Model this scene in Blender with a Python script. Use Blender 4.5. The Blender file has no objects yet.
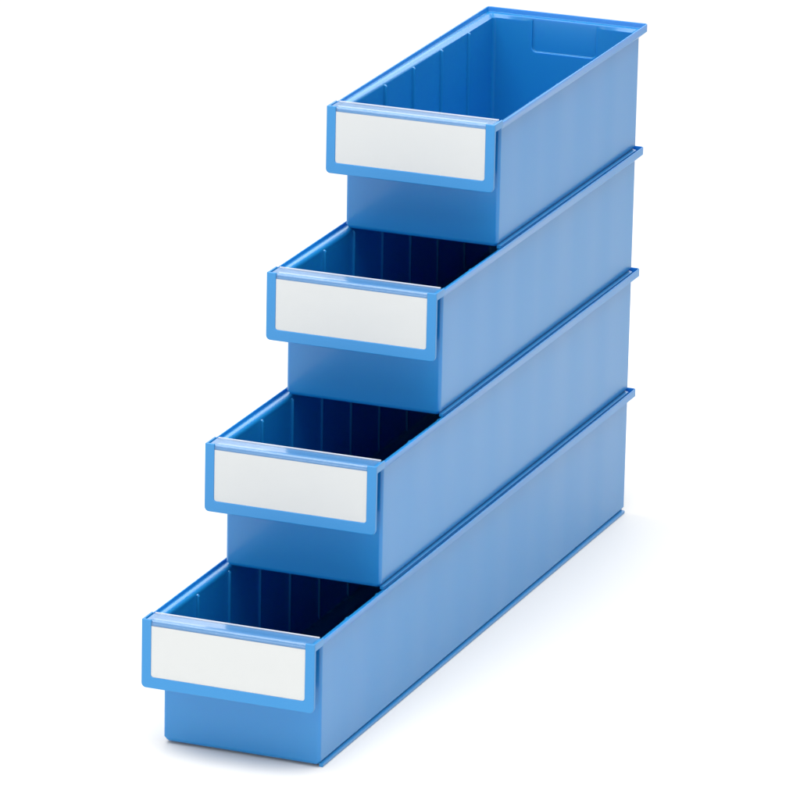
import bpy, bmesh, math
from mathutils import Vector

C = bpy.context.scene.collection
MM = 0.001

# ------------------------------------------------------------------ camera
cam_data = bpy.data.cameras.new('camera')
cam = bpy.data.objects.new('camera', cam_data)
C.objects.link(cam)
cam.location = (1564.136 * MM, -4326.39 * MM, 1519.666 * MM)
cam.rotation_euler = (1.25652, 0.0, 0.43937)
cam_data.sensor_fit = 'HORIZONTAL'
cam_data.sensor_width = 36.0
cam_data.lens = 6730.98 / 800.0 * 36.0
cam_data.shift_x = (400 + 38.758) / 800.0
cam_data.shift_y = (459.936 - 400) / 800.0
cam_data.clip_start = 0.05
cam_data.clip_end = 200.0
bpy.context.scene.camera = cam

# ------------------------------------------------------------------ world
world = bpy.data.worlds.new('World')
bpy.context.scene.world = world
world.use_nodes = True
bg = world.node_tree.nodes['Background']
bg.inputs['Color'].default_value = (1.0, 1.0, 1.0, 1)
bg.inputs['Strength'].default_value = 0.58

# ------------------------------------------------------------------ studio softboxes and added background fill
def softbox(name, loc, target, size, energy, color=(1, 1, 1)):
    d = bpy.data.lights.new(name, 'AREA')
    d.shape = 'RECTANGLE'
    d.size, d.size_y = size
    d.energy = energy
    d.color = color
    o = bpy.data.objects.new(name, d)
    C.objects.link(o)
    o.location = loc
    o.rotation_euler = (Vector(target) - Vector(loc)).to_track_quat('-Z', 'Y').to_euler()
    return o

softbox('overhead_softbox', (0.0, -0.85, 2.2), (0.0, -0.8, 0.0), (2.4, 2.2), 76)
softbox('front_softbox', (0.0, -3.4, 0.5), (0, -0.3, 0.15), (2.4, 1.3), 31)
softbox('background_fill', (0.0, 5.0, 3.0), (0, 4.5, 0.0), (6.0, 3.5), 158)  # unseen fill lamp, added to lift the far floor to white

vs = bpy.context.scene.view_settings
vs.view_transform = 'Standard'
vs.look = 'None'
vs.exposure = 0.0
vs.gamma = 1.0
cy = bpy.context.scene.cycles
cy.max_bounces = 12
cy.transparent_max_bounces = 16

# ------------------------------------------------------------------ materials
def new_mat(name):
    m = bpy.data.materials.new(name)
    m.use_nodes = True
    nt = m.node_tree
    return m, nt, nt.nodes['Principled BSDF']

def blue_plastic(name, base, rough, wavy, translucency):
    m, nt, p = new_mat(name)
    p.inputs['Base Color'].default_value = (*base, 1)
    p.inputs['Roughness'].default_value = rough
    p.inputs['IOR'].default_value = 1.48
    p.inputs['Coat Weight'].default_value = 0.45
    p.inputs['Coat Roughness'].default_value = 0.16
    p.inputs['Coat IOR'].default_value = 1.55
    tc = nt.nodes.new('ShaderNodeTexCoord')
    # fine moulded grain
    n = nt.nodes.new('ShaderNodeTexNoise')
    n.inputs['Scale'].default_value = 900
    n.inputs['Detail'].default_value = 2
    nt.links.new(tc.outputs['Object'], n.inputs['Vector'])
    b = nt.nodes.new('ShaderNodeBump')
    b.inputs['Strength'].default_value = 0.05
    b.inputs['Distance'].default_value = 0.0004
    nt.links.new(n.outputs['Fac'], b.inputs['Height'])
    # slow sink and flow ripple of the moulding, drawn out vertically
    mp = nt.nodes.new('ShaderNodeMapping')
    mp.inputs['Scale'].default_value = (6, 26, 2.2)
    nt.links.new(tc.outputs['Object'], mp.inputs['Vector'])
    n2 = nt.nodes.new('ShaderNodeTexNoise')
    n2.inputs['Scale'].default_value = 1.0
    n2.inputs['Detail'].default_value = 1.5
    nt.links.new(mp.outputs['Vector'], n2.inputs['Vector'])
    # lean of the wall behind each divider rib, one cycle per rib
    sx = nt.nodes.new('ShaderNodeSeparateXYZ')
    nt.links.new(tc.outputs['Object'], sx.inputs[0])
    def math_node(op, a, b=None):
        m_ = nt.nodes.new('ShaderNodeMath')
        m_.operation = op
        for i_, v_ in enumerate((a, b)):
            if v_ is None:
                continue
            if isinstance(v_, (int, float)):
                m_.inputs[i_].default_value = v_
            else:
                nt.links.new(v_, m_.inputs[i_])
        return m_.outputs[0]
    sn = math_node('SINE', math_node('MULTIPLY', sx.outputs['Y'], 2 * math.pi / 0.0523))
    nz = math_node('SUBTRACT', n2.outputs['Fac'], 0.5)
    lean = math_node('ADD', math_node('MULTIPLY', sn, wavy * 0.35), math_node('MULTIPLY', nz, wavy * 2.0))
    cb = nt.nodes.new('ShaderNodeCombineXYZ')
    nt.links.new(lean, cb.inputs['Y'])
    va = nt.nodes.new('ShaderNodeVectorMath')
    va.operation = 'ADD'
    nt.links.new(b.outputs['Normal'], va.inputs[0])
    nt.links.new(cb.outputs[0], va.inputs[1])
    vn = nt.nodes.new('ShaderNodeVectorMath')
    vn.operation = 'NORMALIZE'
    nt.links.new(va.outputs[0], vn.inputs[0])
    nt.links.new(vn.outputs[0], p.inputs['Normal'])
    p.inputs['Subsurface Weight'].default_value = translucency
    p.inputs['Subsurface Radius'].default_value = (0.1, 0.45, 1.0)
    p.inputs['Subsurface Scale'].default_value = 0.005
    return m

BLUE = blue_plastic('blue_plastic', (0.002, 0.205, 0.51), 0.44, 0.06, 0.55)
# the holder and the ribs are solid mouldings that let no light through
BLUE_SOLID = blue_plastic('blue_plastic_solid', (0.002, 0.205, 0.51), 0.44, 0.06, 0.0)

def make_card():
    m, nt, p = new_mat('white_card')
    p.inputs['Base Color'].default_value = (0.66, 0.656, 0.645, 1)
    p.inputs['Roughness'].default_value = 0.7
    return m
CARD = make_card()

def make_clear(name, haze):
    m = bpy.data.materials.new(name)
    m.use_nodes = True
    nt = m.node_tree
    nt.nodes.clear()
    out = nt.nodes.new('ShaderNodeOutputMaterial')
    tr = nt.nodes.new('ShaderNodeBsdfTransparent')
    tr.inputs['Color'].default_value = (0.97, 0.98, 0.985, 1)
    gl = nt.nodes.new('ShaderNodeBsdfGlossy')
    gl.inputs['Roughness'].default_value = 0.12
    df = nt.nodes.new('ShaderNodeBsdfDiffuse')
    df.inputs['Color'].default_value = (0.85, 0.87, 0.9, 1)
    lw = nt.nodes.new('ShaderNodeLayerWeight')
    lw.inputs['Blend'].default_value = 0.5
    pw = nt.nodes.new('ShaderNodeMath')
    pw.operation = 'POWER'
    pw.inputs[1].default_value = 5.0
    nt.links.new(lw.outputs['Facing'], pw.inputs[0])
    fr = nt.nodes.new('ShaderNodeMapRange')
    fr.inputs['To Min'].default_value = 0.03
    fr.inputs['To Max'].default_value = 0.7
    nt.links.new(pw.outputs[0], fr.inputs['Value'])
    m1 = nt.nodes.new('ShaderNodeMixShader')
    m1.inputs['Fac'].default_value = haze
    nt.links.new(tr.outputs[0], m1.inputs[1])
    nt.links.new(df.outputs[0], m1.inputs[2])
    m2 = nt.nodes.new('ShaderNodeMixShader')
    nt.links.new(fr.outputs['Result'], m2.inputs['Fac'])
    nt.links.new(m1.outputs[0], m2.inputs[1])
    nt.links.new(gl.outputs[0], m2.inputs[2])
    nt.links.new(m2.outputs[0], out.inputs['Surface'])
    return m
CLEAR = make_clear('clear_film', 0.03)
EDGE = make_clear('film_edge_glint', 0.75)  # whitish film colour painting the light caught along the cover's back edge

def make_floor():
    m, nt, p = new_mat('white_paper_floor')
    p.inputs['Base Color'].default_value = (0.835, 0.82, 0.795, 1)
    p.inputs['Roughness'].default_value = 0.8
    p.inputs['Specular IOR Level'].default_value = 0.15
    return m
FLOORM = make_floor()

# ------------------------------------------------------------------ helpers
def finish_mesh(me, angle=32):
    bm = bmesh.new()
    bm.from_mesh(me)
    bmesh.ops.recalc_face_normals(bm, faces=bm.faces)
    for f in bm.faces:
        f.smooth = True
    for e in bm.edges:
        e.smooth = not (len(e.link_faces) == 2 and e.calc_face_angle(0) > math.radians(angle))
    bm.to_mesh(me)
    bm.free()

def bevelled(me, width, segs=2, angle=30, cutter=None):
    """mesh with an optional boolean cut and a small bevel, baked to plain mesh data"""
    for src in [me] + ([cutter.data] if cutter else []):
        for p in src.polygons:
            p.use_smooth = True
    tmp = bpy.data.objects.new('temp', me)
    C.objects.link(tmp)
    if cutter:
        mod = tmp.modifiers.new('cut', 'BOOLEAN')
        mod.operation = 'DIFFERENCE'
        mod.solver = 'EXACT'
        mod.object = cutter
    if width:
        b = tmp.modifiers.new('bevel', 'BEVEL')
        b.width = width
        b.segments = segs
        b.limit_method = 'ANGLE'
        b.angle_limit = math.radians(angle)
    w = tmp.modifiers.new('normals', 'WEIGHTED_NORMAL')
    w.mode = 'FACE_AREA'
    w.weight = 80
    w.keep_sharp = True
    dg = bpy.context.evaluated_depsgraph_get()
    res = bpy.data.meshes.new_from_object(tmp.evaluated_get(dg))
    bpy.data.objects.remove(tmp)
    return res

def obj(name, me, mat, parent=None):
    o = bpy.data.objects.new(name, me)
    me.name = name
    me.materials.clear()
    me.materials.append(mat)
    C.objects.link(o)
    o.parent = parent
    return o

def box(bm, x0, x1, y0, y1, z0, z1):
    vs_ = [bm.verts.new((x * MM, y * MM, z * MM)) for x in (x0, x1) for y in (y0, y1) for z in (z0, z1)]
    for q in ((0, 1, 3, 2), (4, 6, 7, 5), (0, 4, 5, 1), (2, 3, 7, 6), (0, 2, 6, 4), (1, 5, 7, 3)):
        bm.faces.new([vs_[i] for i in q])

def prism_xz(bm, pts, y0, y1):
    """closed outline in x,z extruded along y"""
    a = [bm.verts.new((x * MM, y0 * MM, z * MM)) for x, z in pts]
    b = [bm.verts.new((x * MM, y1 * MM, z * MM)) for x, z in pts]
    bm.faces.new(a)
    bm.faces.new(b[::-1])
    n = len(pts)
    for i in range(n):
        j = (i + 1) % n
        bm.faces.new((a[j], a[i], b[i], b[j]))

def prism_yz(bm, pts, x0, x1):
    a = [bm.verts.new((x0 * MM, y * MM, z * MM)) for y, z in pts]
    b = [bm.verts.new((x1 * MM, y * MM, z * MM)) for y, z in pts]
    bm.faces.new(a)
    bm.faces.new(b[::-1])
    n = len(pts)
    for i in range(n):
        j = (i + 1) % n
        bm.faces.new((a[j], a[i], b[i], b[j]))

def mesh_of(bm, name):
    bmesh.ops.recalc_face_normals(bm, faces=bm.faces)
    me = bpy.data.meshes.new(name)
    bm.to_mesh(me)
    bm.free()
    return me

def ring_pts(hx, yf, yb, r, n=6):
    """rounded rectangle |x|<=hx, yf<=y<=yb"""
    out = []
    for cx, cy_, a0 in ((hx - r, yb - r, 0), (-hx + r, yb - r, 90), (-hx + r, yf + r, 180), (hx - r, yf + r, 270)):
        for i in range(n + 1):
            a = math.radians(a0 + 90 * i / n)
            out.append((cx + r * math.cos(a), cy_ + r * math.sin(a)))
    return out

def arc(cx, cz, r, a0, a1, n=5):
    return [(cx + r * math.cos(math.radians(a0 + (a1 - a0) * i / n)),
             cz + r * math.sin(math.radians(a0 + (a1 - a0) * i / n))) for i in range(n + 1)]

# ------------------------------------------------------------------ bin dimensions (mm)
H = 92.3          # rim height
PITCH = 88.8      # stacking height
LEDGE = 88.75     # ledge inside the rim where the next bin stands
RIM = 59.73       # half width over the rim
WALL = 54.7       # half width of the outer walls
IN = 52.5         # half width inside
STEP = 100.2

def body_mesh(L):
    F = -L
    rings = [  # z, half x, y front, y back, corner radius
        (1.2, WALL - 3.4, F + 28.0, -6.8, 1.5),
        (1.6, WALL - 2.0, F + 26.4, -5.4, 2.4),
        (2.4, WALL - 1.1, F + 25.4, -4.4, 3.0),
        (3.6, WALL - 0.9, F + 24.9, -3.6, 2.2),
        (4.4, WALL, F + 24.9, -2.9, 2.2),
        (H - 9.8, WALL + 0.1, F + 24.4, -2.8, 2.3),
        (H - 5.3, RIM, F + 12, 0.0, 2.2),
        (H, RIM, F + 12, 0.0, 2.2),
        (H, 58.75, F + 13.0, -1.05, 1.3),
        (LEDGE, 58.4, F + 13.4, -1.4, 1.3),
        (LEDGE, 55.0, F + 20, -5.3, 1.8),
        (LEDGE - 2.2, IN, F + 27.2, -7.7, 2.4),
        (6.0, IN - 0.7, F + 27.8, -8.2, 2.4),
        (3.8, IN - 1.4, F + 28.5, -8.9, 2.4),
        (2.8, IN - 3.2, F + 30.3, -10.7, 2.0),
    ]
    bm = bmesh.new()
    loops = []
    for z, hx, yf, yb, r in rings:
        lp = []
        for x, y in ring_pts(hx, yf, yb, r):
            zz = min(z, H - 1.4) if y < F + 14.5 and z > H - 1.5 else z
            lp.append(bm.verts.new((x * MM, y * MM, zz * MM)))
        loops.append(lp)
    n = len(loops[0])
    for a, b in zip(loops, loops[1:]):
        for i in range(n):
            j = (i + 1) % n
            bm.faces.new((a[i], a[j], b[j], b[i]))
    bm.faces.new(loops[0][::-1])
    bm.faces.new(loops[-1])
    bm.normal_update()
    for e in bm.edges:
        if len(e.link_faces) == 2 and math.radians(36) < e.calc_face_angle(0) < math.radians(54):
            e.smooth = False
    me = mesh_of(bm, 'body')
    # shallow grip recess let into the inside of the rear wall, open towards the rim
    bm = bmesh.new()
    r = 3.5
    pts = [(-23.2, LEDGE + 1.4)] + [(p[0], p[1]) for p in arc(-23.2 + r, LEDGE - 23.9 + r, r, 180, 270)] + \
          [(p[0], p[1]) for p in arc(24.4 - r, LEDGE - 23.9 + r, r, 270, 360)] + [(24.4, LEDGE + 1.4)]
    prism_xz(bm, pts, -6.0, -14.0)
    cm = mesh_of(bm, 'cutter')
    cut = bpy.data.objects.new('cutter', cm)
    C.objects.link(cut)
    me = bevelled(me, 0.4 * MM, 2, 56, cut)
    bpy.data.objects.remove(cut)
    return me

def foot_mesh(L, side):
    """runner under one long side, the bin stands on it"""
    bm = bmesh.new()
    pts = [(side * 53.2, 0.0), (side * 55.6, 0.0), (side * 55.9, 0.3), (side * 55.9, 2.0), (side * 53.2, 2.6)]
    prism_xz(bm, pts, -L + (27.0 if side > 0 else 33.0), -5.6)
    return bevelled(mesh_of(bm, 'foot_runner'), 0.1 * MM, 1)

def holder_mesh():
    """label holder: front plate with a U-shaped border and the shelf it folds into; y from the front face"""
    bm = bmesh.new()
    z0, r, ri = H - 46.5, 3.0, 1.8
    xo, xi, zi = 59.76, 53.2, H - 38.9
    outer = [(-xo, H)] + [(x, z) for x, z in arc(-xo + r, z0 + r, r, 180, 270)] + \
            [(x, z) for x, z in arc(xo - r, z0 + r, r, 270, 360)] + [(xo, H)]
    inner = [(xi, H)] + [(x, z) for x, z in arc(xi - ri, zi + ri, ri, 0, -90)] + \
            [(x, z) for x, z in arc(-xi + ri, zi + ri, ri, 270, 180)] + [(-xi, H)]
    # U border as quads between outer and inner outlines of equal count
    fo = [bm.verts.new((x * MM, 0, z * MM)) for x, z in outer]
    fi = [bm.verts.new((x * MM, 0, z * MM)) for x, z in inner[::-1]]
    bo = [bm.verts.new((x * MM, 1.6 * MM, z * MM)) for x, z in outer]
    bi = [bm.verts.new((x * MM, 1.6 * MM, z * MM)) for x, z in inner[::-1]]
    for i in range(len(outer) - 1):
        bm.faces.new((fo[i], fo[i + 1], fi[i + 1], fi[i]))
        bm.faces.new((bo[i + 1], bo[i], bi[i], bi[i + 1]))
        bm.faces.new((fo[i + 1], fo[i], bo[i], bo[i + 1]))
        bm.faces.new((fi[i], fi[i + 1], bi[i + 1], bi[i]))
    for i in (0, -1):
        bm.faces.new((fo[i], fi[i], bi[i], bo[i]))
    # back plate
    s = 0.15
    pts = [(-xo + s, H - 0.9)] + [(x, z) for x, z in arc(-xo + r + s, z0 + r + s, r, 180, 270)] + \
          [(x, z) for x, z in arc(xo - r - s, z0 + r + s, r, 270, 360)] + [(xo - s, H - 0.9)]
    prism_xz(bm, pts, 1.5, 3.1)
    # shelf behind the plate, its front edge rounded where the clear cover folds over
    q = [(1.55, H - 5.2)] + [(y, z) for y, z in arc(3.4, H - 2.95, 1.9, 180, 90)] + [(15.2, H - 1.05), (15.2, H - 5.2)]
    prism_yz(bm, q, -58.2, 58.2)
    for sgn in (-1, 1):
        a, b = sorted((sgn * 58.15, sgn * 59.74))
        box(bm, a, b, 1.4, 15.4, H - 5.25, H - 0.02)
    return bevelled(mesh_of(bm, 'label_holder'), 0.55 * MM, 3, 38)

def sheet_mesh(path, x0, x1, t, name):
    """thin sheet of thickness t following a y,z path"""
    n = len(path)
    off = []
    for i in range(n):
        a, b = path[max(0, i - 1)], path[min(n - 1, i + 1)]
        d = Vector((b[0] - a[0], b[1] - a[1])).normalized()
        off.append((path[i][0] + d[1] * t, path[i][1] - d[0] * t))
    bm = bmesh.new()
    prism_yz(bm, path + off[::-1], x0, x1)
    me = mesh_of(bm, name)
    finish_mesh(me, 40)
    return me

def cover_mesh():
    """front leaf fits between the borders, the bent-over top leaf lies on the shelf"""
    path = [(0.2, H - 38.7), (0.2, H - 3.3)] + arc(3.1, H - 3.2, 2.9, 180, 90, 8) + [(6.0, H - 0.30), (14.9, H - 0.30)]
    me = sheet_mesh(path, -53.1, 53.1, 0.3, 'label_cover')
    bm = bmesh.new()
    bm.from_mesh(me)
    for a, b in ((-56.8, -52.96), (52.96, 56.8)):
        box(bm, a, b, 2.2, 14.9, H - 0.75, H - 0.30)
    return mesh_of(bm, 'label_cover')

def edge_glint_mesh():
    bm = bmesh.new()
    box(bm, -56.8, 56.8, 14.95, 15.7, H - 0.9, H - 0.1)  # added pale strip that draws the bright highlight line behind the top leaf
    return mesh_of(bm, 'cover_edge_glint')

def card_mesh(top):
    bm = bmesh.new()
    box(bm, -53.3, 53.3, 0.62, 0.9, H - 39.0, H - top)
    me = bevelled(mesh_of(bm, 'label_card'), 0.05 * MM, 1)
    return me

def rib_mesh():
    """one divider rib standing on the inside of the right wall, origin on the wall plane"""
    bm = bmesh.new()
    pts = [(1.2, 2.9), (1.2, LEDGE - 1.9), (-0.9, LEDGE - 2.2), (-1.7, LEDGE - 3.2), (-1.9, 2.9)]
    prism_xz(bm, pts, -1.0, 1.0)
    return bevelled(mesh_of(bm, 'divider_rib'), 0.35 * MM, 2)

# ------------------------------------------------------------------ floor
bm = bmesh.new()
bmesh.ops.create_grid(bm, x_segments=8, y_segments=8, size=15.0)
fl = bpy.data.meshes.new('floor')
bm.to_mesh(fl)
bm.free()
floor = obj('floor', fl, FLOORM)
floor.location = (0, 0, -0.0001)
floor['kind'] = 'structure'

# ------------------------------------------------------------------ the four bins
HOLDER = holder_mesh()
COVER = cover_mesh()
GLINT_STRIP = edge_glint_mesh()
RIB = rib_mesh()

BINS = [
    # length, ribs per side, card gap below rim, label
    (600.0, 10, 4.4, 'longest blue storage bin, standing on the white floor at the bottom of the stack'),
    (600.0 - STEP, 8, 4.1, 'second longest blue storage bin, standing directly on the longest bottom bin'),
    (600.0 - 2 * STEP, 6, 4.2, 'blue storage bin directly beneath the shortest topmost bin, partly covered by it'),
    (600.0 - 3 * STEP, 4, 3.7, 'shortest blue storage bin on top of the stack, its whole opening uncovered'),
]
for k, (L, nribs, gap, label) in enumerate(BINS):
    root = bpy.data.objects.new('storage_bin', None)
    root.empty_display_size = 0.05
    C.objects.link(root)
    root.location = (0, 0, k * PITCH * MM)
    root['label'] = label
    root['category'] = 'storage bin'
    root['group'] = 'blue storage bins stacked in steps'
    obj('body', body_mesh(L), BLUE, root)
    for side in (-1, 1):
        obj('foot_runner', foot_mesh(L, side), BLUE_SOLID, root)
    h = obj('label_holder', HOLDER, BLUE_SOLID, root)
    h.location = (0, -L * MM, 0)
    c = obj('label_card', card_mesh(gap), CARD, h)
    v = obj('label_cover', COVER, CLEAR, h)
    obj('cover_edge_glint', GLINT_STRIP, EDGE, h)
    for i in range(nribs):
        y = -(56.2 + 52.3 * i)
        for s in (-1, 1):
            rb = obj('divider_rib', RIB, BLUE_SOLID, root)
            rb.location = (s * IN * MM, y * MM, 0)
            if s < 0:
                rb.rotation_euler = (0, 0, math.pi)
